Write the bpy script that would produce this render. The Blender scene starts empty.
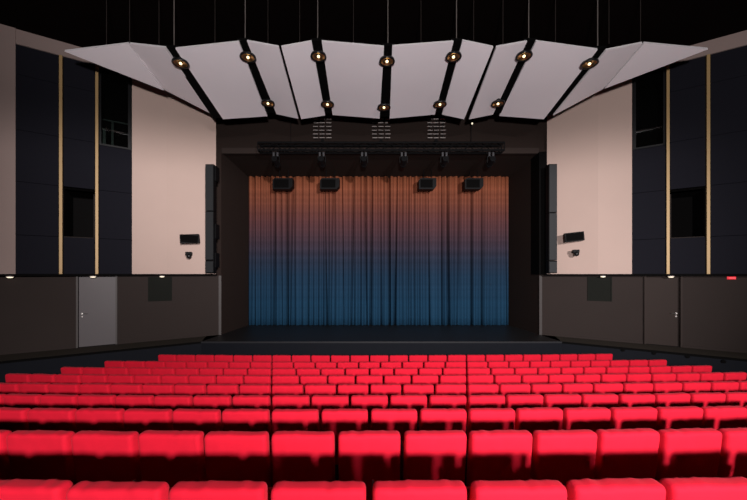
import bpy, bmesh, math, random
from mathutils import Vector, Matrix, noise
random.seed(7)
SC = bpy.context.scene
COL = SC.collection
E = 3.2            # eye height above the orchestra floor
F = 329.0          # focal length in photo pixels (747 wide)
VX, VY = 369.5, 274.0
XC = 0.4           # centre plane of the hall
STG = E - 2.25     # stage level

# ------------------------------------------------------------------ materials
def mat(name, col, rough=.6, metal=0.0, spec=.5, noise_amt=0.0, nscale=8.0, bump=0.0, bscale=60.0,
        emit=None, estr=0.0, sheen=0.0, stretch=None):
    m = bpy.data.materials.new(name); m.use_nodes = True
    nt = m.node_tree; b = nt.nodes['Principled BSDF']
    b.inputs['Base Color'].default_value = (*col, 1)
    b.inputs['Roughness'].default_value = rough
    b.inputs['Metallic'].default_value = metal
    b.inputs['Specular IOR Level'].default_value = spec
    if sheen:
        b.inputs['Sheen Weight'].default_value = sheen
        b.inputs['Sheen Roughness'].default_value = .4
        b.inputs['Sheen Tint'].default_value = (1, .35, .4, 1)
    tc = nt.nodes.new('ShaderNodeTexCoord')
    mp = nt.nodes.new('ShaderNodeMapping'); nt.links.new(tc.outputs['Object'], mp.inputs[0])
    if stretch: mp.inputs['Scale'].default_value = stretch
    if noise_amt:
        n = nt.nodes.new('ShaderNodeTexNoise'); n.inputs['Scale'].default_value = nscale
        n.inputs['Detail'].default_value = 4
        nt.links.new(mp.outputs[0], n.inputs['Vector'])
        r = nt.nodes.new('ShaderNodeMapRange')
        r.inputs['To Min'].default_value = 1 - noise_amt; r.inputs['To Max'].default_value = 1 + noise_amt
        nt.links.new(n.outputs['Fac'], r.inputs['Value'])
        mx = nt.nodes.new('ShaderNodeVectorMath'); mx.operation = 'SCALE'
        mx.inputs[0].default_value = col
        nt.links.new(r.outputs[0], mx.inputs['Scale'])
        nt.links.new(mx.outputs[0], b.inputs['Base Color'])
    if bump:
        n2 = nt.nodes.new('ShaderNodeTexNoise'); n2.inputs['Scale'].default_value = bscale
        nt.links.new(mp.outputs[0], n2.inputs['Vector'])
        bp = nt.nodes.new('ShaderNodeBump'); bp.inputs['Strength'].default_value = bump
        bp.inputs['Distance'].default_value = .01
        nt.links.new(n2.outputs['Fac'], bp.inputs['Height'])
        nt.links.new(bp.outputs[0], b.inputs['Normal'])
    if emit:
        b.inputs['Emission Color'].default_value = (*emit, 1)
        b.inputs['Emission Strength'].default_value = estr
    return m

M = {}
M['red'] = mat('red_seat_fabric', (.62, .0065, .026), .85, sheen=.08, noise_amt=.10, nscale=9, bump=.25, bscale=220, spec=.2)
M['seat_plastic'] = mat('black_seat_shell', (.012, .012, .014), .5)
M['seat_metal'] = mat('dark_seat_metal', (.02, .02, .023), .4, .5)
M['tan'] = mat('tan_plaster', (.50, .368, .318), .75, noise_amt=.03, nscale=1.5, bump=.05)
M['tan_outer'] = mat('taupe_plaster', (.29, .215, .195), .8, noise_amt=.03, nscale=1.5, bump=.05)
M['brown'] = mat('dark_brown_plaster', (.030, .0222, .0200), .8, spec=.15, noise_amt=.06, nscale=1.2, bump=.05)
M['brown_dk'] = mat('proscenium_paint', (.024, .0160, .0135), .85, spec=.1, noise_amt=.06, nscale=2)
M['brown_lit'] = mat('proscenium_trim_lit', (.036, .026, .023), .8, spec=.1)  # header's lower edge catches more light, put in as a lighter brown
M['skirt'] = mat('walkway_carpet', (.050, .042, .034), .9, spec=.1, noise_amt=.15, nscale=30)
M['navy'] = mat('charcoal_fabric_panel', (.0090, .0090, .0135), .9, spec=.12, noise_amt=.10, nscale=60, bump=.1, bscale=300)
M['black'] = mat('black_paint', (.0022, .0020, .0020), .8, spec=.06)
M['black_gloss'] = mat('black_metal', (.010, .010, .011), .35, .3)
M['ceiling'] = mat('black_ceiling', (.0028, .0014, .0012), .95, spec=.04, noise_amt=.2, nscale=2)
M['gold'] = mat('pale_gold_strip', (.42, .275, .12), .5, .15, noise_amt=.08, nscale=3, stretch=(8, 8, .5))
M['brass'] = mat('brass_reflector', (.85, .55, .24), .3, 1.0)
M['bulb'] = mat('warm_bulb', (1, .8, .5), .3, emit=(1, .72, .38), estr=2.2)
M['white_lamp'] = mat('lamp_glass', (.9, .85, .75), .3, emit=(1, .85, .62), estr=1.2)
M['red_lamp'] = mat('red_lamp_glass', (.6, .02, .03), .3, emit=(1, .04, .06), estr=.55)
M['panel'] = mat('white_reflector_board', (.82, .755, .79), .65, noise_amt=.02, nscale=2)
M['panel_edge'] = mat('reflector_edge', (.75, .70, .72), .5)
M['door_grey'] = mat('grey_door_paint', (.074, .063, .067), .55, noise_amt=.04, nscale=2)
M['door_brown'] = mat('brown_door_paint', (.033, .0235, .0205), .7, spec=.15, noise_amt=.05, nscale=2)
M['frame_grey'] = mat('door_frame_paint', (.048, .040, .038), .6)
M['chrome'] = mat('brushed_steel', (.75, .73, .70), .25, 1.0)
M['fascia'] = mat('dark_blue_fascia', (.0070, .0080, .0115), .8, spec=.1, noise_amt=.1, nscale=4)
M['floor'] = mat('dark_carpet', (.006, .0055, .007), .95, spec=.08, noise_amt=.3, nscale=40, bump=.2)
M['stage'] = mat('black_stage_floor', (.0075, .0072, .0075), .5, noise_amt=.1, nscale=5)
M['nosing'] = mat('stage_nosing', (.020, .020, .023), .6, spec=.2)
M['grille'] = mat('vent_grille', (.0105, .0115, .0095), .8, spec=.1)
M['speaker'] = mat('grey_speaker_grille', (.019, .021, .023), .55, .2, noise_amt=.2, nscale=90)
M['speaker_dk'] = mat('black_speaker_box', (.0032, .0032, .0038), .6, spec=.15)
M['slat'] = mat('pale_metal_slat', (.42, .37, .35), .5, .1)
M['rod'] = mat('steel_rod', (.14, .12, .11), .6, 0)
M['thin_rod'] = mat('thin_steel_rod', (.03, .024, .022), .6, spec=.1)
M['truss'] = mat('black_truss_tube', (.0035, .0035, .0042), .7, 0.0, spec=.12)
M['clamp'] = mat('grey_clamp', (.035, .035, .04), .6, 0)
M['interior'] = mat('dark_booth_interior', (.004, .0036, .0036), .9, spec=.1)
M['interior_gr'] = mat('booth_inner_jamb', (.028, .022, .020), .8, spec=.1)
M['pale_frame'] = mat('pale_booth_frame', (.16, .17, .17), .5)
def glass():
    m = bpy.data.materials.new('booth_glass'); m.use_nodes = True
    nt = m.node_tree; b = nt.nodes['Principled BSDF']; out = nt.nodes['Material Output']
    t = nt.nodes.new('ShaderNodeBsdfTransparent'); t.inputs[0].default_value = (.55, .6, .58, 1)
    g = nt.nodes.new('ShaderNodeBsdfGlossy'); g.inputs['Roughness'].default_value = .04
    mx = nt.nodes.new('ShaderNodeMixShader'); mx.inputs[0].default_value = .08
    nt.links.new(t.outputs[0], mx.inputs[1]); nt.links.new(g.outputs[0], mx.inputs[2])
    nt.links.new(mx.outputs[0], out.inputs['Surface']); nt.nodes.remove(b)
    return m
M['glass'] = glass()
def curtain_mat():
    m = mat('ombre_curtain_cloth', (.3, .1, .06), .85, spec=.15)
    nt = m.node_tree; b = nt.nodes['Principled BSDF']
    tc = nt.nodes.new('ShaderNodeTexCoord'); sp = nt.nodes.new('ShaderNodeSeparateXYZ')
    nt.links.new(tc.outputs['Generated'], sp.inputs[0])
    rp = nt.nodes.new('ShaderNodeValToRGB')
    nt.links.new(sp.outputs['Z'], rp.inputs[0])
    stops = [(0.0, (0.0100, 0.0481, 0.0979)), (.15, (0.0108, 0.0481, 0.0979)), (.33, (0.0141, 0.0415, 0.0830)), (.45, (0.0274, 0.0365, 0.0647)),
             (.56, (0.0614, 0.0407, 0.0581)), (.70, (0.1203, 0.0481, 0.0498)), (.83, (0.1992, 0.0647, 0.0398)), (1.0, (0.2988, 0.0930, 0.0432))]
    el = rp.color_ramp.elements
    el[0].position, el[0].color = stops[0][0], (*stops[0][1], 1)
    el[1].position, el[1].color = stops[-1][0], (*stops[-1][1], 1)
    for p, c in stops[1:-1]:
        e = el.new(p); e.color = (*c, 1)
    # woven horizontal bands
    w = nt.nodes.new('ShaderNodeTexNoise'); w.noise_dimensions = '1D'; w.inputs['Scale'].default_value = 30
    nt.links.new(sp.outputs['Z'], w.inputs['W'])
    r = nt.nodes.new('ShaderNodeMapRange'); r.inputs['To Min'].default_value = .8; r.inputs['To Max'].default_value = 1.2
    nt.links.new(w.outputs['Fac'], r.inputs['Value'])
    mx = nt.nodes.new('ShaderNodeVectorMath'); mx.operation = 'SCALE'
    nt.links.new(rp.outputs[0], mx.inputs[0]); nt.links.new(r.outputs[0], mx.inputs['Scale'])
    nt.links.new(mx.outputs[0], b.inputs['Base Color'])
    return m
M['curtain'] = curtain_mat()

# ------------------------------------------------------------------ mesh helpers
def link(name, bm, m, parent=None, loc=None, rotz=0, smooth=False):
    me = bpy.data.meshes.new(name)
    bmesh.ops.recalc_face_normals(bm, faces=bm.faces)
    bm.to_mesh(me); bm.free()
    for x in (m if isinstance(m, (list, tuple)) else [m]): me.materials.append(M[x])
    if smooth:
        for p in me.polygons: p.use_smooth = True
    o = bpy.data.objects.new(name, me); COL.objects.link(o)
    if parent: o.parent = parent
    if loc: o.location = loc
    o.rotation_euler.z = rotz
    return o
def box(bm, a, b, bev=0):
    x0, y0, z0 = a; x1, y1, z1 = b
    v = [bm.verts.new(p) for p in ((x0,y0,z0),(x1,y0,z0),(x1,y1,z0),(x0,y1,z0),(x0,y0,z1),(x1,y0,z1),(x1,y1,z1),(x0,y1,z1))]
    fs = [bm.faces.new([v[i] for i in q]) for q in ((0,3,2,1),(4,5,6,7),(0,1,5,4),(1,2,6,5),(2,3,7,6),(3,0,4,7))]
    if bev:
        es = {e for f in fs for e in f.edges}
        bmesh.ops.bevel(bm, geom=list(es), offset=bev, segments=2, affect='EDGES', profile=.6)
    return bm
def BX(a, b, bev=0): return box(bmesh.new(), a, b, bev)
def tube(bm, p, q, r, n=8, r2=None):
    p, q = Vector(p), Vector(q); d = q - p
    M_ = Matrix.Translation((p + q)/2) @ d.to_track_quat('Z', 'Y').to_matrix().to_4x4()
    bmesh.ops.create_cone(bm, cap_ends=True, segments=n, radius1=r, radius2=(r if r2 is None else r2), depth=d.length, matrix=M_)
    return bm
def lathe(bm, prof, n=24, close=False):
    rings = []
    for r, z in prof:
        rings.append([bm.verts.new((r*math.cos(2*math.pi*i/n), r*math.sin(2*math.pi*i/n), z)) for i in range(n)])
    for a, b in zip(rings, rings[1:]):
        for i in range(n): bm.faces.new((a[i], a[(i+1)%n], b[(i+1)%n], b[i]))
    if close: bm.faces.new(rings[0][::-1]); bm.faces.new(rings[-1])
    return bm
def prism(bm, pts, z0, z1):
    lo = [bm.verts.new((x, y, z0)) for x, y in pts]; hi = [bm.verts.new((x, y, z1)) for x, y in pts]
    bm.faces.new(lo[::-1]); bm.faces.new(hi); n = len(pts)
    for i in range(n): bm.faces.new((lo[i], lo[(i+1)%n], hi[(i+1)%n], hi[i]))
    return bm
def empty(name, loc, rotz=0):
    o = bpy.data.objects.new(name, None); COL.objects.link(o)
    o.empty_display_size = .1; o.location = loc; o.rotation_euler.z = rotz
    return o
def tag(o, label, cat, group=None, kind=None):
    o['label'] = label; o['category'] = cat
    if group: o['group'] = group
    if kind: o['kind'] = kind
    return o
def struct(name, bm, m, parent=None, **k):
    o = link(name, bm, m, parent, **k)
    if not parent: o['kind'] = 'structure'
    return o
def P(px, py, d):
    return Vector(((px - VX)*d/F, d, E + (VY - py)*d/F))

# ------------------------------------------------------------------ side-wall frame
K = math.hypot(1, .64)
def wo(s): return Vector((XC + s*5.9, 12.2))
def wn(s): return Vector((-.64*s, -1))/K
def wa(s): return Vector((s, -.64))/K
def wl(px, s, off=0.0):
    """length along the wall (from its stage end) where the sight line of column px meets the plane off metres in front"""
    r = Vector(((px - VX)/F, 1)); d = (off + wo(s).dot(wn(s)))/r.dot(wn(s))
    return (r*d - wo(s)).dot(wa(s)), d
def wp(l, s, off, z=0): 
    p = wo(s) + wa(s)*l + wn(s)*off
    return Vector((p.x, p.y, z))
ROT = {-1: math.atan(.64), 1: -math.atan(.64)}
def wbox(bm, s, l0, l1, o0, o1, z0, z1):
    a, b = wp(l0, s, o0), wp(l1, s, o0); c, d = wp(l1, s, o1), wp(l0, s, o1)
    return prism(bm, [(q.x, q.y) for q in (a, b, c, d)], z0, z1)
SIDE = {-1: 'left', 1: 'right'}
ZT = E + 6.88       # ceiling
UP = .15            # upper wall stands this far in front of the lower one
L_FAR = 6.0*K
XW = {-1: wp(L_FAR, -1, 0).x, 1: wp(L_FAR, 1, 0).x}
YW = wp(L_FAR, 1, 0).y
PANELZ = [0.0, 1.10, 2.60, 4.05, 5.60, 6.44]

for s in (-1, 1):
    nm = SIDE[s]
    # lower wall, full height backing below the ledge
    dl = (76.5, 117.5) if s < 0 else (644, 682)
    d0, d1 = sorted(wl(p, s)[0] for p in dl)
    bm = bmesh.new()
    wbox(bm, s, 0, d0, -.3, 0, STG, E - .05)
    wbox(bm, s, d1, L_FAR, -.3, 0, STG, E - .05)
    wbox(bm, s, d0, d1, -.3, -.14, STG, E - .05)
    struct('wall_%s' % nm, bm, 'brown')
    # upper block
    bm = bmesh.new()
    g = {k: wl(p, s, UP)[0] for k, p in dict(
         fold=167 if s < 0 else 598, c0=132 if s < 0 else 632,
        g1=97 if s < 0 else 667.8, g2=61 if s < 0 else 708).items()}
    io = UP + (.22 if s < 0 else -.18)
    g['inner'] = wl(216 if s < 0 else 547, s, io)[0]
    if s < 0: g['end'] = wl(15.5, s, UP)[0]; G = g
    else: g['end'] = g['g2'] + (G['end'] - G['g2'])
    # tan inner pieces with a slight fold
    f = wp(g['fold'], s, UP); i_ = wp(g['inner'], s, io); c = wp(g['c0'], s, UP); cb = wp(g['c0'], s, -.3); ib = wp(g['inner'], s, -.3)
    prism(bm, [(q.x, q.y) for q in (i_, f, c, cb, ib)], E, ZT)
    struct('wall_%s_upper' % nm, bm, 'tan')
    bm = bmesh.new()
    wbox(bm, s, g['end'], L_FAR, -.3, UP, E, ZT)
    wbox(bm, s, g['c0'], g['end'], -.3, UP - .03, E + 6.47, ZT)
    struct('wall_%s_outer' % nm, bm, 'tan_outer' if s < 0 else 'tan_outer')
    # backing behind dark panels with holes for opening and booth window
    cols = [(g['c0'], g['g1']), (g['g1'], g['g2']), (g['g2'], g['end'])]
    bm = bmesh.new()
    wbox(bm, s, g['g2'], g['end'], -.3, 0, E, E + 6.47)
    oz = (1.10, 2.55)
    wbox(bm, s, g['g1'], g['g2'], -.3, 0, E, E + oz[0])
    wbox(bm, s, g['g1'], g['g2'], -.3, 0, E + oz[1], E + 6.47)
    wbox(bm, s, g['c0'], g['g1'], -.3, 0, E, E + 4.0)
    struct('wall_%s_backing' % nm, bm, 'black')
    # dark acoustic panels
    rows = ['bottom', 'second', 'third', 'fourth', 'topmost']
    where = ['nearest the tan wall', 'between the two gold strips', 'outside the outer gold strip']
    for ci, (a, b) in enumerate(cols):
        a2 = a + (.0 if ci == 0 else .05); b2 = b - (.05 if ci < 2 else 0)
        for ri in range(5):
            if ci == 0 and ri >= 3: continue
            if ci == 1 and ri == 1: continue
            z0, z1 = PANELZ[ri], PANELZ[ri+1]
            if ci == 0 and ri == 2: z1 = 4.0
            c = (a2 + b2)/2; w = abs(b2 - a2)/2
            o = link('acoustic_panel', BX((-w + .004, -.07, .004), (w - .004, 0.0, z1 - z0 - .006), .004), 'navy',
                     None, wp(c, s, UP - .06 - .01, E + z0), ROT[s])
            # sits in front of the backing
            if ci == 1 and ri == 0: wh = 'under the %s wall opening' % nm
            elif ci == 1 and ri == 2: wh = 'just above the %s wall opening' % nm
            else: wh = None
            if ci == 0 and ri == 2: lb = 'charcoal wall panel right under the glazed booth window, %s wall' % nm
            elif wh: lb = 'charcoal fabric wall panel %s' % wh
            else: lb = 'charcoal panel on the %s wall, %s of its column, %s' % (nm, rows[ri], where[ci])
            tag(o, lb, 'wall panel', 'charcoal fabric panels on the side walls')
    # gold strips
    for key, lb in (('g1', 'inner gold strip on the %s wall, beside the booth window'), ('g2', 'outer gold strip on the %s wall, farther from the stage')):
        o = link('gold_strip', BX((-.037, -.10, 0), (.037, 0, 6.44), .006), 'gold', None, wp(g[key], s, UP - .05, E), ROT[s])
        tag(o, lb % nm, 'trim strip', 'vertical gold strips on the side walls')
    # opening (recess) : jambs, sill, back
    o0, o1 = g['g1'] + .05, g['g2'] - .05
    bm = bmesh.new()
    wbox(bm, s, o0 - .12, o0, -1.2, .07, E + oz[0], E + oz[1])
    wbox(bm, s, o1, o1 + .12, -1.2, .07, E + oz[0], E + oz[1])
    wbox(bm, s, o0, o1, -1.3, -1.2, E + oz[0] - .1, E + oz[1] + .1)
    wbox(bm, s, o0 - .1, o1 + .1, -1.2, -.0, E + oz[1], E + oz[1] + .06)
    w = struct('window_%d' % (1 if s < 0 else 2), bm, 'interior')
    bm = bmesh.new(); wbox(bm, s, o0, o1, -1.2, .09, E + oz[0] - .05, E + oz[0] + .02)
    struct('window_sill', bm, 'interior_gr', w)
    bm = bmesh.new(); wbox(bm, s, o0 + .012, o0 + .04, -.5, .07, E + oz[0] + .02, E + oz[1] - .08)
    struct('window_frame', bm, 'interior_gr', w)
    # booth window
    o0, o1 = g['c0'] + .02, g['g1'] - .05
    z0, z1 = 4.03, 6.42
    bm = bmesh.new()
    wbox(bm, s, o0 - .05, o1 + .05, -1.3, -1.2, E + z0, E + z1)
    wbox(bm, s, o0 - .05, o0, -1.2, 0, E + z0, E + z1); wbox(bm, s, o1, o1 + .05, -1.2, 0, E + z0, E + z1)
    wbox(bm, s, o0, o1, -1.2, 0, E + z0 - .04, E + z0); wbox(bm, s, o0, o1, -1.2, 0, E + z1, E + z1 + .04)
    w = struct('window_%d' % (3 if s < 0 else 4), bm, 'interior')
    bm = bmesh.new()
    wbox(bm, s, o0, o0 + .09, .0, .07, E + z0, E + z1); wbox(bm, s, o1 - .04, o1, .0, .07, E + z0, E + z1)
    wbox(bm, s, o0 + .09, o1 - .04, .0, .07, E + z0, E + z0 + .05); wbox(bm, s, o0 + .09, o1 - .04, .0, .07, E + z1 - .05, E + z1)
    struct('window_frame', bm, 'black_gloss', w)
    bm = bmesh.new(); wbox(bm, s, o0 + .09, o1 - .04, .015, .025, E + z0 + .05, E + z1 - .05)
    struct('pane', bm, 'glass', w)
    if s < 0:
        bm = bmesh.new()
        wbox(bm, s, o0 + .05, o1, -.5, -.46, E + 5.02, E + 5.06)
        wbox(bm, s, o1 - .30, o1 - .24, -.5, -.46, E + 4.1, E + 5.02)
        wbox(bm, s, o1 - .10, o1 - .02, -.5, -.46, E + 4.1, E + 4.75)
        struct('inner_frame', bm, 'pale_frame', w)
    # ledge (dark line under the upper block)
    bm = bmesh.new(); wbox(bm, s, g['inner'] - .05, L_FAR, -.3, UP + .12, E - .055, E)
    struct('trim_%d' % (1 if s < 0 else 2), bm, 'black')
    # door
    c = (d0 + d1)/2; hw = (d1 - d0)/2
    doorm = 'door_grey' if s < 0 else 'door_brown'
    root = struct('door_%d' % (1 if s < 0 else 2), BX((-hw + .05, -.05, 0), (hw - .05, 0, E - .09 - STG), .004), doorm,
                  loc=wp(c, s, -.085, STG + .01), rotz=ROT[s])
    bm = bmesh.new()
    for sx in (-1, 1): box(bm, (min(sx*hw, sx*(hw-.045)), -.16, 0), (max(sx*hw, sx*(hw-.045)), 0, E - .065 - STG))
    struct('door_frame', bm, 'frame_grey' if s < 0 else 'door_brown', root)
    hx = -hw + .13 if s < 0 else hw - .13
    bm = bmesh.new(); zz = 1.02
    lathe_b = tube(bm, (hx, -.05, zz), (hx, -.065, zz), .028, 14)
    tube(bm, (hx, -.06, zz), (hx, -.11, zz), .010, 8)
    tube(bm, (hx, -.105, zz), (hx + (.13 if s < 0 else -.13), -.105, zz), .010, 8)
    tube(bm, (hx, -.05, zz - .09), (hx, -.062, zz - .09), .02, 12)
    struct('door_handle', bm, 'chrome', root, smooth=False)
    # side wall parallel to the axis
    x = XW[s]; bm = BX((min(x, x + s*.3), -14, 0), (max(x, x + s*.3), YW, ZT))
    struct('wall_%s_rear' % nm, bm, 'brown')
    # wall vent
    vx = (148, 172) if s < 0 else (587.5, 612)
    l0, l1 = sorted(wl(p, s)[0] for p in vx)
    vd = wl(sum(vx)/2, s)[1]; vw = (l1 - l0)/2; zb = E - 27*vd/F; h = E - .1 - zb
    t = empty('wall_vent', wp((l0+l1)/2, s, 0, zb), ROT[s])
    tag(t, 'square dark ventilation grille set in the brown lower %s wall' % nm, 'vent')
    bm = bmesh.new()
    for i in range(14):
        zc = .03 + (h - .06)*i/13
        box(bm, (-vw + .03, -.022, zc - .012), (vw - .03, -.008, zc + .012))
    link('slats', bm, 'grille', t)
    bm = bmesh.new()
    box(bm, (-vw, -.03, 0), (-vw + .03, 0, h)); box(bm, (vw - .03, -.03, 0), (vw, 0, h))
    box(bm, (-vw + .03, -.03, 0), (vw - .03, 0, .03)); box(bm, (-vw + .03, -.03, h - .03), (vw - .03, 0, h))
    box(bm, (-vw + .03, -.006, .03), (vw - .03, 0, h - .03))
    link('vent_frame', bm, 'grille', t)
    # ledge downlights
    for px, lb in (((10, 'farthest left, under the outer charcoal panel'), (93, 'under the inner gold strip, above the grey door'), (162, 'under the left tan wall by the vent'))
                   if s < 0 else ((603, 'under the right tan wall by the vent'), (671, 'under the inner gold strip, above the brown door'))):
        l, d = wl(px, s, .17)
        t = empty('ledge_light', wp(l, s, .17, E - .055))
        tag(t, 'small white lamp below the %s ledge, %s' % (nm, lb), 'lamp', 'small lamps under the wall ledges')
        link('housing', lathe(bmesh.new(), [(.085, 0), (.085, -.02), (.075, -.026)], 20, True), 'slat', t)
        link('lamp_glass', lathe(bmesh.new(), [(.072, -.026), (.06, -.045), (.03, -.055), (.008, -.057)], 20, True), 'white_lamp', t, smooth=True)
    # column loudspeaker
    cx = 210 if s < 0 else 552.5
    so = UP + (.60 if s < 0 else .28)
    l, d = wl(cx, s, so + .05); hw = 4.1*d/F
    t = empty('column_loudspeaker', wp(l, s, so, E + .03), 0)
    tag(t, 'tall slim grey column loudspeaker at the stage end of the %s tan wall' % nm, 'loudspeaker')
    H = 3.74 if s < 0 else 3.84
    bm = bmesh.new()
    for z0, z1 in ((0, .44), (.45, 2.12), (2.13, H)): box(bm, (-hw, -.03, z0), (hw, .2, z1), .01)
    link('cabinet', bm, 'speaker_dk', t)
    bm = bmesh.new()
    for z0, z1 in ((.47, 2.10), (2.15, H - .03), (.03, .40)): box(bm, (-hw + .012, -.045, z0), (hw - .012, -.028, z1))
    link('speaker_grille', bm, 'speaker', t)
    for zz in (.2, 1.2, 3.2):
        link('wall_bracket', BX((-.05, .2, zz), (.05, .36, zz + .06)), 'speaker_dk', t)
        if s < 0: link('side_bracket', BX((hw + .005, .05, zz), (hw + .05, .3, zz + .5)), 'speaker_dk', t)
    # small wall speaker and camera
    for kind in (0, 1):
        px, py = ((190, 239), (188.7, 254.5))[kind] if s < 0 else ((574, 237), (576, 252.3))[kind]
        bo = UP + (.37 if s < 0 else .15)
        l, d = wl(px, s, bo); z = E + (VY - py)*d/F
        t = empty('wall_loudspeaker' if kind == 0 else 'wall_camera', wp(l, s, bo, z), ROT[s]*.55)
        if kind == 0:
            tag(t, 'black box loudspeaker on a bracket on the %s tan wall' % nm, 'loudspeaker')
            hw, hh = .29, .155
            bm = BX((-hw, -.09, -hh), (hw, .1, hh), .012)
            bmesh.ops.rotate(bm, verts=bm.verts, cent=(0,0,0), matrix=Matrix.Rotation(math.radians(-4*s*-1 if s < 0 else -5), 3, 'Y'))
            link('cabinet', bm, 'speaker_dk', t)
            bm = BX((-hw + .03, -.105, -hh + .03), (hw - .03, -.09, hh - .03), .004)
            bmesh.ops.rotate(bm, verts=bm.verts, cent=(0,0,0), matrix=Matrix.Rotation(math.radians(4 if s < 0 else -5), 3, 'Y'))
            link('speaker_grille', bm, 'black', t)
            bm = bmesh.new(); tube(bm, (0, .09, 0), (0, .26, 0), .03, 10); link('wall_bracket', bm, 'black', t)
        else:
            tag(t, 'small black camera below the box loudspeaker on the %s tan wall' % nm, 'camera')
            bm = BX((-.10, -.05, -.02), (.10, .09, .09), .015); link('body', bm, 'speaker_dk', t)
            bm = bmesh.new(); bmesh.ops.create_uvsphere(bm, u_segments=16, v_segments=10, radius=.085, matrix=Matrix.Translation((.01, -.02, -.055)))
            link('lens_dome', bm, 'black_gloss', t, smooth=True)
            bm = bmesh.new(); tube(bm, (0, .08, .04), (0, .26, .04), .025, 10); link('wall_bracket', bm, 'black', t)

# red exit-side lamp
l, d = wl(732, 1, .05)
t = empty('red_lamp', wp(l, 1, .0, E - 4.0*d/F), ROT[1])
tag(t, 'small red lamp high on the brown right wall near the picture edge', 'lamp')
link('lamp_glass', BX((-.075, -.07, -.03), (.075, -.02, .03), .012), 'red_lamp', t)
link('housing', BX((-.09, -.02, -.04), (.09, 0, .04), .004), 'red_lamp', t)

# ------------------------------------------------------------------ ceiling, back, tiers, stage
struct('ceiling', BX((XW[-1] - .3, -14.3, ZT), (XW[1] + .3, 15.5, ZT + .2)), 'ceiling')
struct('light_baffle', BX((XW[-1], -4.3, E + 3.55), (XW[1], -4.0, ZT)), 'brown_dk')  # added baffle behind the camera, keeps the rear spotlight off upper walls and reflectors
struct('wall_back', BX((XW[-1], -14.3, 0), (XW[1], -14, ZT)), 'brown_dk')

VROW = {1: 81, 2: 87.6, 3: 94, 4: 101, 5: 110, 6: 120.8, 7: 134.3, 8: 156.3, 9: 206}
DK = {k: 1.75 + .931*(9 - k) for k in VROW}
TOPS = {k: VROW[k]*(DK[k] + .085)/F for k in VROW}
SW = .55
def bow(x): return (x + 1.0)**2/155 - .006
FH = .87
def drop(k, x): return VROW[min(k, 9)]*.55*max(0, bow(x))/F     # tiers fall slightly towards their ends
fl = {k: E - TOPS[k] - FH for k in TOPS}
for k in range(10, 26): fl[k] = fl[k-1] + .18; 
dk = dict(DK)
for k in range(10, 26): dk[k] = 1.75 - .931*(k - 9)
bm = bmesh.new()
xs = [XW[-1] + (XW[1] - XW[-1])*i/40 for i in range(41)]
prev = None
def strip(bm, ys0, z0, ys1, z1, k0, k1):
    for i in range(40):
        v = [bm.verts.new((xs[i], ys0[i], z0 - drop(k0, xs[i]))), bm.verts.new((xs[i+1], ys0[i+1], z0 - drop(k0, xs[i+1]))), bm.verts.new((xs[i+1], ys1[i+1], z1 - drop(k1, xs[i+1]))), bm.verts.new((xs[i], ys1[i], z1 - drop(k1, xs[i])))]
        bm.faces.new(v)
front = [13.0]*41
for k in range(1, 26):
    rear = [max(-14.0, dk[k] - .12 + bow(x)) for x in xs]
    if k == 25: rear = [-14.0]*41
    strip(bm, front, fl[k], rear, fl[k], k, k)
    if k < 25: strip(bm, rear, fl[k], rear, fl[k+1], k, k + 1)
    front = rear
bmesh.ops.remove_doubles(bm, verts=bm.verts, dist=1e-4)
struct('floor', bm, 'floor')

# stage : platform and side walkways at stage level
EDGE = lambda s, x: None
lipY = 10.97
def edge_pt(s, l): return wp(l, s, .98)
xl = P(196, 342, lipY).x; xr = P(565, 341, lipY).x
# intersection of the walkway edge with y = lipY
def edge_at_y(s, y):
    # wo.y + wa.y*l + wn.y*off = y
    return (y - wo(s).y - wn(s).y*.98)/wa(s).y
pl = edge_pt(-1, edge_at_y(-1, lipY)); pr = edge_pt(1, edge_at_y(1, lipY))
ptsS = [(pl.x, lipY), (pr.x, lipY), (wo(1).x + .5, 12.2), (wo(1).x + .5, 15.3), (wo(-1).x - .5, 15.3), (wo(-1).x - .5, 12.2)]
bm = prism(bmesh.new(), ptsS, -.05, STG - .03)
st = struct('floor_stage', bm, 'fascia')
bm = prism(bmesh.new(), [(pl.x, lipY + .01)] + [(pr.x, lipY + .01)] + ptsS[2:], STG - .03, STG)
struct('floor_stage_boards', bm, 'stage')
bm = BX((pl.x, lipY - .03, STG - .05), (pr.x, lipY + .01, STG + .004), .004)
struct('trim_3', bm, 'nosing')
for s in (-1, 1):
    q = edge_pt(s, edge_at_y(s, lipY)); e = edge_pt(s, L_FAR + .6); w0 = wp(L_FAR + .1, s, 0); w1 = wo(s)
    e.x = min(max(e.x, XW[-1]), XW[1])
    bm = prism(bmesh.new(), [(q.x, q.y), (e.x, e.y), (e.x, w0.y), (w0.x, w0.y), (w1.x, w1.y)], -.05, STG - .03)
    struct('floor_walkway_%s' % SIDE[s], bm, 'fascia')
    bm = prism(bmesh.new(), [(q.x, q.y), (e.x, e.y), (e.x, w0.y), (w0.x, w0.y), (w1.x, w1.y)], STG - .03, STG)
    struct('floor_walkway_top_%s' % SIDE[s], bm, 'skirt')
    bm = bmesh.new(); wbox(bm, s, edge_at_y(s, lipY), L_FAR, .98, 1.0, STG - .06, STG + .002)
    struct('trim_%d' % (4 if s < 0 else 5), bm, 'black')
    d0, d1 = sorted(wl(p, s)[0] for p in ((76.5, 117.5) if s < 0 else (644, 682)))
    bm = bmesh.new(); wbox(bm, s, .02, d0 - .02, 0, .015, STG, STG + .07); wbox(bm, s, d1 + .02, L_FAR, 0, .015, STG, STG + .07)
    struct('baseboard_%s' % SIDE[s], bm, 'brown')
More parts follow.
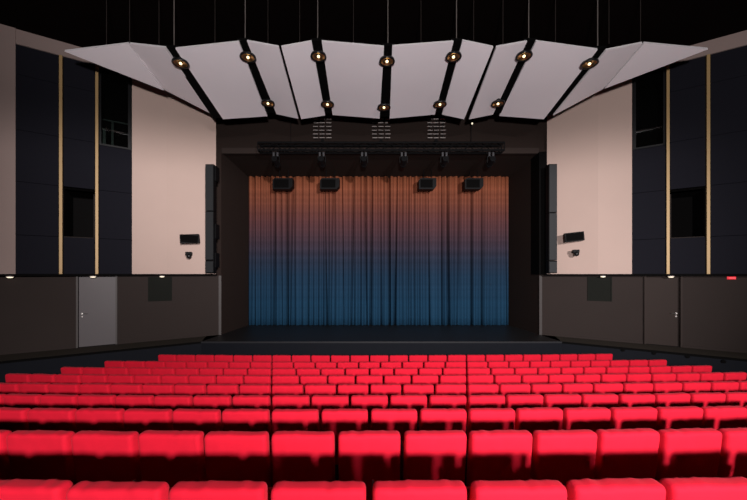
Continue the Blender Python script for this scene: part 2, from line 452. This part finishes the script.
# small step lamps in the right fascia
names = ['nearest the stage', 'second from the stage', 'third from the stage', 'fourth from the stage']
for i, (px, py) in enumerate(((623, 350), (654, 353), (687.6, 356.5), (723.7, 361.5))):
    l, d = wl(px, 1, 1.0)
    t = empty('step_lamp', wp(l, 1, .98, E - (py - VY)*d/F), ROT[1])
    tag(t, 'small round black lamp in the dark walkway fascia at right, %s' % names[i], 'lamp', 'round lamps in the right fascia')
    bm = bmesh.new(); tube(bm, (0, 0, 0), (0, -.03, 0), .05, 16); link('housing', bm, 'black', t)
    bm = bmesh.new(); tube(bm, (0, -.03, 0), (0, -.034, 0), .03, 16); link('lamp_glass', bm, 'black', t)

# proscenium
cy = 14.45
xL, xR = (249 - VX)*cy/F, (508.5 - VX)*cy/F
ztop = E + (VY - 177.5)*cy/F
for s in (-1, 1):
    a = wo(s); b = (xL - .03 if s < 0 else xR + .03)
    pts = [(a.x, a.y), (a.x + s*.3, a.y), (a.x + s*.3, 15.3), (b, 15.3), (b, cy + .1)]
    struct('wall_proscenium_%s' % SIDE[s], prism(bmesh.new(), pts, STG, E + 4.6), 'brown_dk')
    # end strip: paler corner bead
    bm = bmesh.new(); wbox(bm, s, .0, .09, .0, .02, STG, E - .06)
    struct('trim_%d' % (6 if s < 0 else 7), bm, 'frame_grey')
hy = 12.3; hz = E + 4.48
struct('wall_header', BX((wo(-1).x - .6, hy, hz), (wo(1).x + .7, hy + .25, ZT)), 'brown_dk')
struct('trim_8', BX((wo(-1).x - .0, hy - .08, hz), (wo(1).x, hy, hz + .21), .01), 'brown_lit')
bm = bmesh.new()   # sloping soffit down to the curtain head
v = [bm.verts.new(p) for p in ((wo(-1).x - .1, hy + .2, hz), (wo(1).x + .1, hy + .2, hz), (wo(1).x + .1, cy + .2, ztop + .01), (wo(-1).x - .1, cy + .2, ztop + .01),
     (wo(-1).x - .1, hy + .2, hz + .1), (wo(1).x + .1, hy + .2, hz + .1), (wo(1).x + .1, cy + .2, ztop + .11), (wo(-1).x - .1, cy + .2, ztop + .11))]
for q in ((0,3,2,1),(4,5,6,7),(0,1,5,4),(1,2,6,5),(2,3,7,6),(3,0,4,7)): bm.faces.new([v[i] for i in q])
struct('ceiling_soffit', bm, 'brown_dk')
struct('wall_stage_back', BX((wo(-1).x - .3, 15.0, STG), (wo(1).x + .3, 15.3, E + 4.6)), 'black')
# cast shadow beside the right tan wall, built in as a black strip
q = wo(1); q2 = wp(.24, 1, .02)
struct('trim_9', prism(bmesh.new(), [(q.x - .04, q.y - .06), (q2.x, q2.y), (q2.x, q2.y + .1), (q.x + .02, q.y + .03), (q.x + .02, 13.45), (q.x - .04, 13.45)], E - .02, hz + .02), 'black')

# curtain
bm = bmesh.new()
nx, nz = 1300, 12
W = xR - xL
cols_ = []
PLEATS = []
x_ = xL + .2
while x_ < xR:
    PLEATS.append((x_, random.uniform(.022, .045), random.uniform(.12, .28))); x_ += random.uniform(.22, .72)
for i in range(nx + 1):
    x = xL + W*i/nx
    ph = x*2*math.pi/.26 + 1.6*noise.noise((x*.9, 3.1, 0)) * 2
    col = []
    for j in range(nz + 1):
        t = j/nz
        amp = .072*(.75 + .6*noise.noise((x*1.3, 8.2, t*.6)))
        deep = 0
        for px_, w_, a_ in PLEATS:
            u = (x + .10*math.sin(px_*7)*(1 - t) - px_)/w_
            if abs(u) < 3: deep += a_*math.exp(-u*u)*(1 - .45*t*t)
        y = cy + amp*math.sin(ph + .5*noise.noise((x*.7, t*1.4, 2))) + deep + .03*noise.noise((x*9, t*.9, 7)) - .04
        col.append(bm.verts.new((x, y, STG + .01 + (ztop - STG + .02)*t)))
    cols_.append(col)
for i in range(nx):
    for j in range(nz): bm.faces.new((cols_[i][j], cols_[i+1][j], cols_[i+1][j+1], cols_[i][j+1]))
o = link('stage_curtain', bm, 'curtain', smooth=True)
sm = o.modifiers.new('Solidify', 'SOLIDIFY'); sm.thickness = .006
tag(o, 'pleated stage curtain fading from rust orange at top to blue', 'curtain')

# ------------------------------------------------------------------ acoustic reflectors
def slab(pts, th=.05):
    bm = bmesh.new()
    pts = [Vector(p) for p in pts]
    if len(pts) == 4:      # bring the fourth corner into the plane of the other three, keeping its line of sight
        nn = (pts[1] - pts[0]).cross(pts[2] - pts[0]); eye = Vector((0, 0, E)); r_ = pts[3] - eye
        pts[3] = eye + r_*((pts[0] - eye).dot(nn)/r_.dot(nn))
    lo = [bm.verts.new(p) for p in pts]; hi = [bm.verts.new((p[0], p[1] + .01, p[2] + th)) for p in pts]
    n = len(pts)
    if n == 4:
        f1 = [bm.faces.new((lo[0], lo[1], lo[2])), bm.faces.new((lo[0], lo[2], lo[3])), bm.faces.new((hi[2], hi[1], hi[0])), bm.faces.new((hi[3], hi[2], hi[0]))]
    else: bm.faces.new(lo); bm.faces.new(hi[::-1])
    for i in range(n):
        f = bm.faces.new((lo[i], lo[(i+1)%n], hi[(i+1)%n], hi[i])); f.material_index = 1
    return bm
N_, F_, S_ = 8.0, 10.5, 9.4
REF = [
 ([(64.5,51.5,N_),(128.5,43.8,N_),(163.7,90.5,S_)], 'triangular white ceiling reflector at the far left end'),
 ([(129.8,44,N_),(165.5,48,N_),(213,114.9,F_),(164.6,89.9,S_)], 'narrow white ceiling reflector beside the left triangular one'),
 ([(175.5,49,N_),(239,42.2,N_),(267.3,116.3,F_),(223,119.3,F_)], 'wide white ceiling reflector above the left proscenium corner'),
 ([(247,41.4,N_),(278.8,47.2,N_),(298.3,118.8,F_),(276.5,114.2,F_)], 'narrow white ceiling reflector, left half of the left folded pair'),
 ([(281.4,47.2,N_),(311.6,41.8,N_),(325.2,115.5,F_),(301.2,119.2,F_)], 'narrow white ceiling reflector, right half of the left folded pair'),
 ([(321.8,41.8,N_),(384,47.2,N_),(379.6,118.6,F_),(332.6,115.0,F_)], 'wide white ceiling reflector just left of the middle gap'),
 ([(392.3,46.6,N_),(453.5,42,N_),(434.8,114.6,F_),(389.7,118.6,F_)], 'wide white ceiling reflector just right of the middle gap'),
 ([(462.5,41,N_),(493.2,47.4,N_),(464.0,119.3,F_),(442,114.6,F_)], 'narrow white ceiling reflector, left half of the right folded pair'),
 ([(496.3,47.4,N_),(527,41.8,N_),(493,114.6,F_),(469,119.3,F_)], 'narrow white ceiling reflector, right half of the right folded pair'),
 ([(536,41.6,N_),(597.5,50,N_),(543.8,119.3,F_),(499.3,116,F_)], 'wide white ceiling reflector above the right proscenium corner'),
 ([(606.2,50.4,N_),(642.3,43.4,N_),(603.0,89,S_),(553.2,115.6,F_)], 'narrow white ceiling reflector beside the right triangular one'),
 ([(644.2,43.4,N_),(708,49.4,N_),(604.8,88.6,S_)], 'triangular white ceiling reflector at the far right end'),
]
for pts, lb in REF:
    o = link('ceiling_reflector', slab([P(*p) for p in pts]), ['panel', 'panel_edge'])
    tag(o, lb, 'ceiling reflector', 'white acoustic reflectors under the ceiling')
# beams over the gaps
BEAMS = [((170.4,49),(218,120)), ((243,42),(272,115)), ((316.8,42),(328.9,115.5)), ((388.2,47),(384.6,118.6)), ((458,42),(438.4,114.6)), ((531.5,42),(496,115)), ((601.8,50),(548.5,118))]
def lab(i): return ['far left', 'second from left', 'third from left', 'middle', 'third from right', 'second from right', 'far right'][i]
RODS = [181.6, 248.6, 318.4, 387.5, 454.4, 522.5, 588.7]
LN = [(180.6,64),(248,58),(318.5,57),(387,62),(453.5,57.5),(524,56.8),(589.5,64.5)]
LF = [None,(268,104),(327.5,105),(384,108),(440,105),(498,104.3),None]
def pd(py):
    v = VY - py; return (E*0 + 329*7.52)/(v + 79.0)
for i, (a, b) in enumerate(BEAMS):
    A = P(*a, N_ + .02); B = P(*b, F_ - .03)
    t = empty('reflector_beam', (A + B)/2)
    tag(t, 'black ceiling beam in the gap between white reflectors, %s' % lab(i), 'beam', 'black beams between the reflectors')
    bm = bmesh.new(); d = B - A
    hw = .16
    v = []
    for p in (A, B):
        for sx, sz in ((-1, 0), (1, 0), (1, 1), (-1, 1)):
            v.append(bm.verts.new(p - (A + B)/2 + Vector((sx*hw, (.05 if p is A else 0), .065 + .07*sz))))
    for q in ((0,1,2,3),(7,6,5,4),(0,4,5,1),(1,5,6,2),(2,6,7,3),(3,7,4,0)): bm.faces.new([v[k] for k in q])
    link('beam_channel', bm, 'black', t)
    for fr in (.06, .85):
        p = A.lerp(B, fr); bm = bmesh.new()
        tube(bm, p - (A + B)/2 + Vector((.0, 0, .2)), Vector((p.x, p.y, ZT)) - (A + B)/2, .012, 6); link('hanging_rod', bm, 'rod', t)
    for far in (0, 1):
        q = (LN, LF)[far][i]
        if not q: continue
        v = VY - q[1]
        fr = (F*(A.z - E) - v*A.y)/(v*(B.y - A.y) - F*(B.z - A.z))   # where the beam crosses that sight line
        zb = A.lerp(B, fr).z; dd = A.lerp(B, fr).y - .16; c = P(*q, dd)
        L = empty('downlight', (c.x, c.y, c.z))
        L.scale = (1.22, 1.22, 1.1)
        row = 'audience-side' if not far else 'stage-side'
        tag(L, 'round brass downlight on the %s reflector beam, %s one' % (lab(i), row), 'downlight', 'brass downlights between the reflectors')
        link('housing', lathe(bmesh.new(), [(.10, .07), (.155, .045), (.165, 0), (.150, -.012), (.128, .0), (.10, .06)], 28), 'black_gloss', L, smooth=True)
        link('reflector', lathe(bmesh.new(), [(.132, -.002), (.11, .025), (.085, .045), (.03, .052), (.004, .053)], 28), 'brass', L, smooth=True)
        bm = bmesh.new(); bmesh.ops.create_uvsphere(bm, u_segments=14, v_segments=8, radius=.030, matrix=Matrix.Translation((0, 0, .012)))
        link('bulb', bm, 'bulb', L, smooth=True)
        bm = bmesh.new(); tube(bm, (0, 0, .05), (0, 0, max(.1, zb + .10 - c.z)), .05, 12); link('stem', bm, 'black', L)
# extra thin rods holding the panels
RN = [(106.5, 'far left reflector, left'), (129.6, 'far left reflector fold'), (159, 'second reflector from left'), (215, 'third reflector from left'), (268, 'left folded pair, left half'),
      (299.7, 'left folded pair, right half'), (353.4, 'wide reflector left of the middle'), (421, 'wide reflector right of the middle'), (473.7, 'right folded pair, left half'),
      (503, 'right folded pair, right half'), (555.5, 'third reflector from right'), (609, 'second reflector from right, stage side'), (640.6, 'second reflector from right, outer end')]
for px, lb in RN:
    p = P(px, 44.5 if px not in (106.5,) else 47, 8.12)
    bm = bmesh.new(); tube(bm, (0, 0, 0.02), (0, 0, ZT - p.z), .008, 6)
    o = link('suspension_rod', bm, 'thin_rod', None, p)
    tag(o, 'thin steel rod hanging the %s' % lb, 'rod', 'thin rods above the reflectors')

# ------------------------------------------------------------------ lighting truss
ty = 11.9
x0, x1 = P(259, 0, ty).x, P(503, 0, ty).x
zt, zb = E + (VY - 144)*ty/F, E + (VY - 151.5)*ty/F
t = empty('lighting_truss', ((x0 + x1)/2, ty, zb))
tag(t, 'long black lighting truss hanging in front of the stage opening', 'truss')
hx = (x1 - x0)/2; hh = zt - zb; dp = .14
bm = bmesh.new()
for y in (-dp, dp):
    for z in (0, hh): tube(bm, (-hx, y, z), (hx, y, z), .035, 8)
link('chords', bm, 'truss', t)
bm = bmesh.new(); n = 30
for i in range(n):
    a, b = -hx + 2*hx*i/n, -hx + 2*hx*(i + 1)/n
    for y in (-dp, dp): tube(bm, (a, y, 0 if i % 2 else hh), (b, y, hh if i % 2 else 0), .012, 6)
    for z in (0, hh): tube(bm, (a, -dp if i % 2 else dp, z), (b, dp if i % 2 else -dp, z), .012, 6)
link('lattice', bm, 'truss', t)
bm = bmesh.new()
for x in (-hx, hx):
    for z in (0, hh): tube(bm, (x, -dp, z), (x, dp, z), .015, 6)
    for y in (-dp, dp): tube(bm, (x, y, 0), (x, y, hh), .015, 6)
link('end_frame', bm, 'truss', t)
for x in (-hx*.74, hx*.74):
    bm = bmesh.new(); tube(bm, (x, 0, hh), (x, 0, ZT - zb), .01, 6); link('hanging_cable', bm, 'black_gloss', t)
# spot fixtures under it
FX = [275.8, 321.8, 364, 403.6, 444.4, 491]
fl_names = ['leftmost', 'second from left', 'third from left', 'third from right', 'second from right', 'rightmost']
protoF = None
def copy_tree(o, parent=None):
    c = o.copy(); COL.objects.link(c); c.parent = parent
    for ch in list(o.children): copy_tree(ch, c)
    return c
def fixture():
    t = empty('stage_spotlight', (0, 0, 0))
    bm = bmesh.new(); box(bm, (-.085, -.04, -.06), (-.03, .04, .06), .006); box(bm, (.03, -.04, -.06), (.085, .04, .06), .006)
    link('clamp', bm, 'clamp', t)
    bm = bmesh.new()
    box(bm, (-.12, -.02, -.08), (.12, .02, -.06)); box(bm, (-.12, -.02, -.25), (-.10, .02, -.08)); box(bm, (.10, -.02, -.25), (.12, .02, -.08))
    link('yoke', bm, 'speaker_dk', t)
    bm = bmesh.new(); tube(bm, (0, -.16, -.18), (0, .12, -.24), .085, 16); tube(bm, (0, .12, -.24), (0, .20, -.257), .095, 16)
    link('barrel', bm, 'speaker_dk', t)
    bm = bmesh.new(); tube(bm, (0, .2, -.257), (0, .205, -.258), .075, 16); link('lens', bm, 'black_gloss', t)
    return t
for i, px in enumerate(FX):
    f = protoF = fixture() if i == 0 else copy_tree(protoF)
    f.scale = (1.2, 1.2, 1.2)
    f.location = (P(px, 0, ty).x, ty, zb - .11)
    tag(f, 'black stage spotlight clamped under the truss, %s of six' % fl_names[i], 'spotlight', 'spotlights under the lighting truss')
# slatted racks above the truss
for px, py0, lb in ((322.5, 'a', 'left, over the truss'), (381.2, 'a', 'middle, over the truss'), (436.3, 'a', 'right, over the truss')):
    y = 12.12
    z0 = E + (VY - 138.8)*y/F; z1 = E + (VY - 117)*y/F
    t = empty('slatted_rack', (P(px, 0, y).x, y, z0))
    tag(t, 'small hanging rack of short pale slats, %s' % lb, 'rack', 'slatted racks above the truss')
    for r in range(6):
        z = .02 + r*.138
        for a, b in ((-.33, -.15), (-.10, .09), (.14, .33)):
            o_ = random.uniform(-.015, .015)
            link('slat', BX((a + o_, -.03, z), (b + o_, .0, z + .022)), 'slat', t)
    bm = bmesh.new()
    for x in (-.24, .0, .24): box(bm, (x - .012, .0, -.02), (x + .012, .02, z1 - z0 + .1))
    box(bm, (-.05, -.02, -.13), (.05, .04, -.02))
    link('hanger', bm, 'truss', t)
# little white lamp behind the reflectors
p = P(472, 123.5, 12.1)
o = empty('pilot_lamp', p); tag(o, 'tiny white lamp on the header right of the slatted racks', 'lamp')
bm = bmesh.new(); bmesh.ops.create_uvsphere(bm, u_segments=12, v_segments=8, radius=.035); link('bulb', bm, 'white_lamp', o, smooth=True)
bm = bmesh.new(); tube(bm, (0, .02, 0), (0, .2, 0), .02, 8); link('socket', bm, 'black', o)

# monitors hung in front of the curtain head
for i, (pa, pb, lb) in enumerate(((272.5, 292.5, 'far left'), (320, 339.3, 'inner left'), (419, 436.5, 'inner right'), (465, 483.5, 'far right'))):
    y = 13.6
    xa, xb = P(pa, 0, y).x, P(pb, 0, y).x; w = (xb - xa)/2
    za, zc = E + (VY - 189)*y/F, E + (VY - 178)*y/F
    t = empty('hanging_loudspeaker', ((xa + xb)/2, y, za)); h = zc - za
    tag(t, 'black wedge loudspeaker hanging over the curtain top, %s' % lb, 'loudspeaker', 'loudspeakers hung before the curtain')
    bm = bmesh.new()
    prof = [(-w, .0), (w*.72, .0), (w, h*.28), (w, h), (-w*.8, h), (-w, h*.82)]
    lo = [bm.verts.new((x, 0, z)) for x, z in prof]; hi = [bm.verts.new((x, .35, z)) for x, z in prof]
    bm.faces.new(lo); bm.faces.new(hi[::-1])
    for k in range(6): bm.faces.new((lo[k], lo[(k+1)%6], hi[(k+1)%6], hi[k]))
    link('cabinet', bm, 'speaker_dk', t)
    link('speaker_grille', BX((-w + .06, -.015, .06), (w - .16, 0, h - .06), .004), 'black', t)
    bm = bmesh.new(); box(bm, (-w*.7, .1, h), (w*.85, .16, h + .03)); link('mounting_bar', bm, 'clamp', t)
    zs = hz + (ztop - hz)*(y + .13 - (hy + .2))/(cy - hy) - za
    for x in (-w*.4, w*.5):
        bm = bmesh.new(); tube(bm, (x, .13, h + .03), (x, .13, zs), .012, 6); link('hanging_rod', bm, 'truss', t)

# ------------------------------------------------------------------ theatre seats
def back_mesh(seed):
    """padded backrest, top edge at z = 0, rear face towards -y at y = 0"""
    bm = bmesh.new()
    hw = .257; H = .64; T = .115
    nx_, rings = 26, []
    prof = []          # closed y-z loop
    r = .034
    def arc(cy_, cz_, a0, a1, n, rr):
        for i in range(n + 1):
            a = math.radians(a0 + (a1 - a0)*i/n); prof.append((cy_ + rr*math.cos(a), cz_ + rr*math.sin(a)))
    arc(r, -r, 180, 90, 5, r); arc(T - r*1.1, -r*1.1, 90, 0, 5, r*1.1)
    for i in range(1, 12): prof.append((T + .012*math.sin(math.pi*i/12), -r - (H - 2*r)*i/12))
    arc(T - r, -H + r, 0, -90, 3, r); arc(r, -H + r, -90, -180, 3, r)
    for i in range(1, 16): prof.append((-.004*math.sin(math.pi*i/16), -H + r + (H - 2*r)*i/16))
    rnd = random.Random(seed)
    cr = [(rnd.uniform(-.2, .2), rnd.uniform(.010, .02), rnd.uniform(.0035, .0075)*rnd.choice((-1, 1, -1))) for _ in range(5)]
    xsn = []
    for i in range(nx_ + 1):
        t = -1 + 2*i/nx_; xsn.append(hw*math.sin(t*math.pi/2*.92)/math.sin(math.pi/2*.92))
    for x in xsn:
        e = (hw - abs(x))/.03
        sh = 0 if e >= 1 else (1 - math.sqrt(max(0, 1 - (1 - e)**2)))
        ring = []
        for y, z in prof:
            cyc, czc = T/2, -H/2
            yy = y + (cyc - y)*sh*.55; zz = z + (czc - z)*sh*.085
            top = max(0, 1 + zz/.16)
            n1 = noise.noise((x*14 + seed*7.1, zz*9, y*8 + seed)); n2 = noise.noise((x*5 + seed*3.3, zz*22, seed*1.7))
            dz = sum(a*math.exp(-((x - c)/w)**2) for c, w, a in cr)*top
            yy += (.0035*n1 + .004*n2*top)*(-1 if y < T/2 else 1)
            zz += dz*(1 if z > -.08 else .3) + .003*n1*top + .0035*noise.noise((x*4, seed*5.5, 0))*top
            yy += -zz*.13          # recline: the top leans back
            ring.append(bm.verts.new((x, yy, zz)))
        rings.append(ring)
    n = len(prof)
    for a, b in zip(rings, rings[1:]):
        for i in range(n): bm.faces.new((a[i], b[i], b[(i+1)%n], a[(i+1)%n]))
    bm.faces.new(rings[0]); bm.faces.new(rings[-1][::-1])
    return bm
def seat_mesh():
    bm = BX((-.235, 0, 0), (.235, .10, .43), .03)
    bmesh.ops.rotate(bm, verts=bm.verts, cent=(0, 0, 0), matrix=Matrix.Rotation(math.radians(-14), 3, 'X'))
    bmesh.ops.translate(bm, verts=bm.verts, vec=(0, .200, -.62))
    return bm
variants = []
for sd in range(6):
    root = empty('theatre_seat', (0, 0, 0))
    link('backrest', back_mesh(sd + 1), 'red', root, smooth=True)
    link('seat_cushion', seat_mesh(), 'red', root)
    bm = BX((-.252, .12, -.30), (-.232, .52, -.26), .008); box(bm, (-.250, .14, -.62), (-.236, .46, -.30))
    link('armrest', bm, 'seat_plastic', root)
    bm = BX((-.245, .16, -FH), (-.225, .34, -.60)); box(bm, (-.247, .12, -FH), (-.215, .44, -FH + .015))
    box(bm, (-.24, .20, -.58), (.24, .24, -.54))
    link('support_leg', bm, 'seat_metal', root)
    variants.append(root)
ORD = ['first', 'second', 'third', 'fourth', 'fifth', 'sixth', 'seventh', 'eighth', 'ninth', 'tenth', 'eleventh', 'twelfth', 'thirteenth', 'fourteenth',
       'fifteenth', 'sixteenth', 'seventeenth', 'eighteenth', 'nineteenth', 'twentieth', 'twenty-first', 'twenty-second', 'twenty-third', 'twenty-fourth',
       'twenty-fifth', 'twenty-sixth', 'twenty-seventh', 'twenty-eighth', 'twenty-ninth', 'thirtieth', 'thirty-first', 'thirty-second']
ROWN = {1: 'row nearest the stage', 2: 'second row from the stage', 3: 'third row from the stage', 4: 'fourth row from the stage', 5: 'middle row of nine',
        6: 'fourth row from the camera', 7: 'third row from the camera', 8: 'second row from the camera', 9: 'row nearest the camera'}
EXT = {1: (-11, 13), 2: (-12.5, 14.5), 3: (-13, 15), 4: (-13.5, 15.5)}
used = [False]*6
total = 0
for k in range(1, 10):
    half = .5 if k % 2 == 0 else 0.0      # seam offset
    lo, hi = EXT.get(k, (-20 + half, 20 + half))
    i = lo; row = []
    while i < hi - .01:
        xa, xb = i*SW, (i + 1)*SW; x = (xa + xb)/2
        d = DK[k] + bow(x)
        if VX + F*(xb - .02)/d > 2 and VX + F*(xa + .02)/d < 745: row.append((x, d))
        i += 1
    extra = []
    if hi >= 19:
        xs_ = [x for x, d in row]
        for q, (x, sd) in enumerate(((max(xs_) + SW, 'right'), (max(xs_) + 2*SW, 'right'), (min(xs_) - SW, 'left'), (max(xs_) + 3*SW, 'q'))):
            extra.append((x, DK[k] + bow(x), ('right of the ', 'far right of the ', 'left of the ', 'farthest right of the ')[q]))
    for x, d, w in extra:
        r = copy_tree(variants[total % 6]) if used[total % 6] else variants[total % 6]
        used[total % 6] = True
        r.location = (x, d, E - TOPS[k] - drop(k, x)); r.rotation_euler.z = math.atan((x + 1.0)/77)
        tag(r, 'red seat outside the picture, %s%s' % (w, ROWN[k]), 'theatre seat', 'red theatre seats in nine rows')
        total += 1
    for j, (x, d) in enumerate(row):
        vi = random.randrange(6) if total >= 6 else total
        if not used[vi]: r = variants[vi]; used[vi] = True
        else: r = copy_tree(variants[vi])
        r.location = (x, d + random.uniform(-.006, .006), E - TOPS[k] - drop(k, x) - random.uniform(.001, .004))
        r.rotation_euler.z = math.atan((x + 1.0)/77) + random.uniform(-.008, .008)
        if j == 0: w = 'at the left end of the'
        elif j == len(row) - 1: w = 'at the right end of the'
        else: w = '%s from the left in the' % ORD[j]
        tag(r, 'red padded theatre seat %s %s' % (w, ROWN[k]), 'theatre seat', 'red theatre seats in nine rows')
        total += 1
print('SEATS', total)

# ------------------------------------------------------------------ light
def spot(name, loc, target, energy, size, blend, soft, col=(1, 1, 1)):
    l = bpy.data.lights.new(name, 'SPOT'); l.energy = energy; l.spot_size = math.radians(size); l.spot_blend = blend
    l.shadow_soft_size = soft; l.color = col
    o = bpy.data.objects.new(name, l); COL.objects.link(o); o.location = loc
    o.rotation_euler = (Vector(target) - Vector(loc)).to_track_quat('-Z', 'Y').to_euler()
    return o
LP = Vector((6.0, -10.0, E + 3.2))
spot('house_spotlight', LP, (.0, 11, E - 1.6), 16000, 68, .7, .42, (1, .93, .92))
LB = Vector((.5, -2.5, E + .46))
spot('flash_lamp', LB, LB + Vector((.14, 1, .62)), 4300, 116, .55, .2, (1, .95, .95))
w = bpy.data.worlds.new('World'); SC.world = w; w.use_nodes = True
w.node_tree.nodes['Background'].inputs[0].default_value = (.02, .018, .02, 1)
w.node_tree.nodes['Background'].inputs[1].default_value = .3

cam = bpy.data.cameras.new('Camera'); cam.sensor_width = 36; cam.lens = 36*F/747
cam.shift_x = (373.5 - VX)/747; cam.shift_y = (VY - 250)/747
cam.clip_start = .05
co = bpy.data.objects.new('Camera', cam); COL.objects.link(co)
co.location = (0, 0, E); co.rotation_euler = (math.radians(90), 0, 0)
SC.camera = co
vs = SC.view_settings
vs.view_transform = 'Standard'; vs.look = 'None'; vs.gamma = 1; vs.exposure = 0; vs.use_curve_mapping = False
SC.cycles.max_bounces = 6
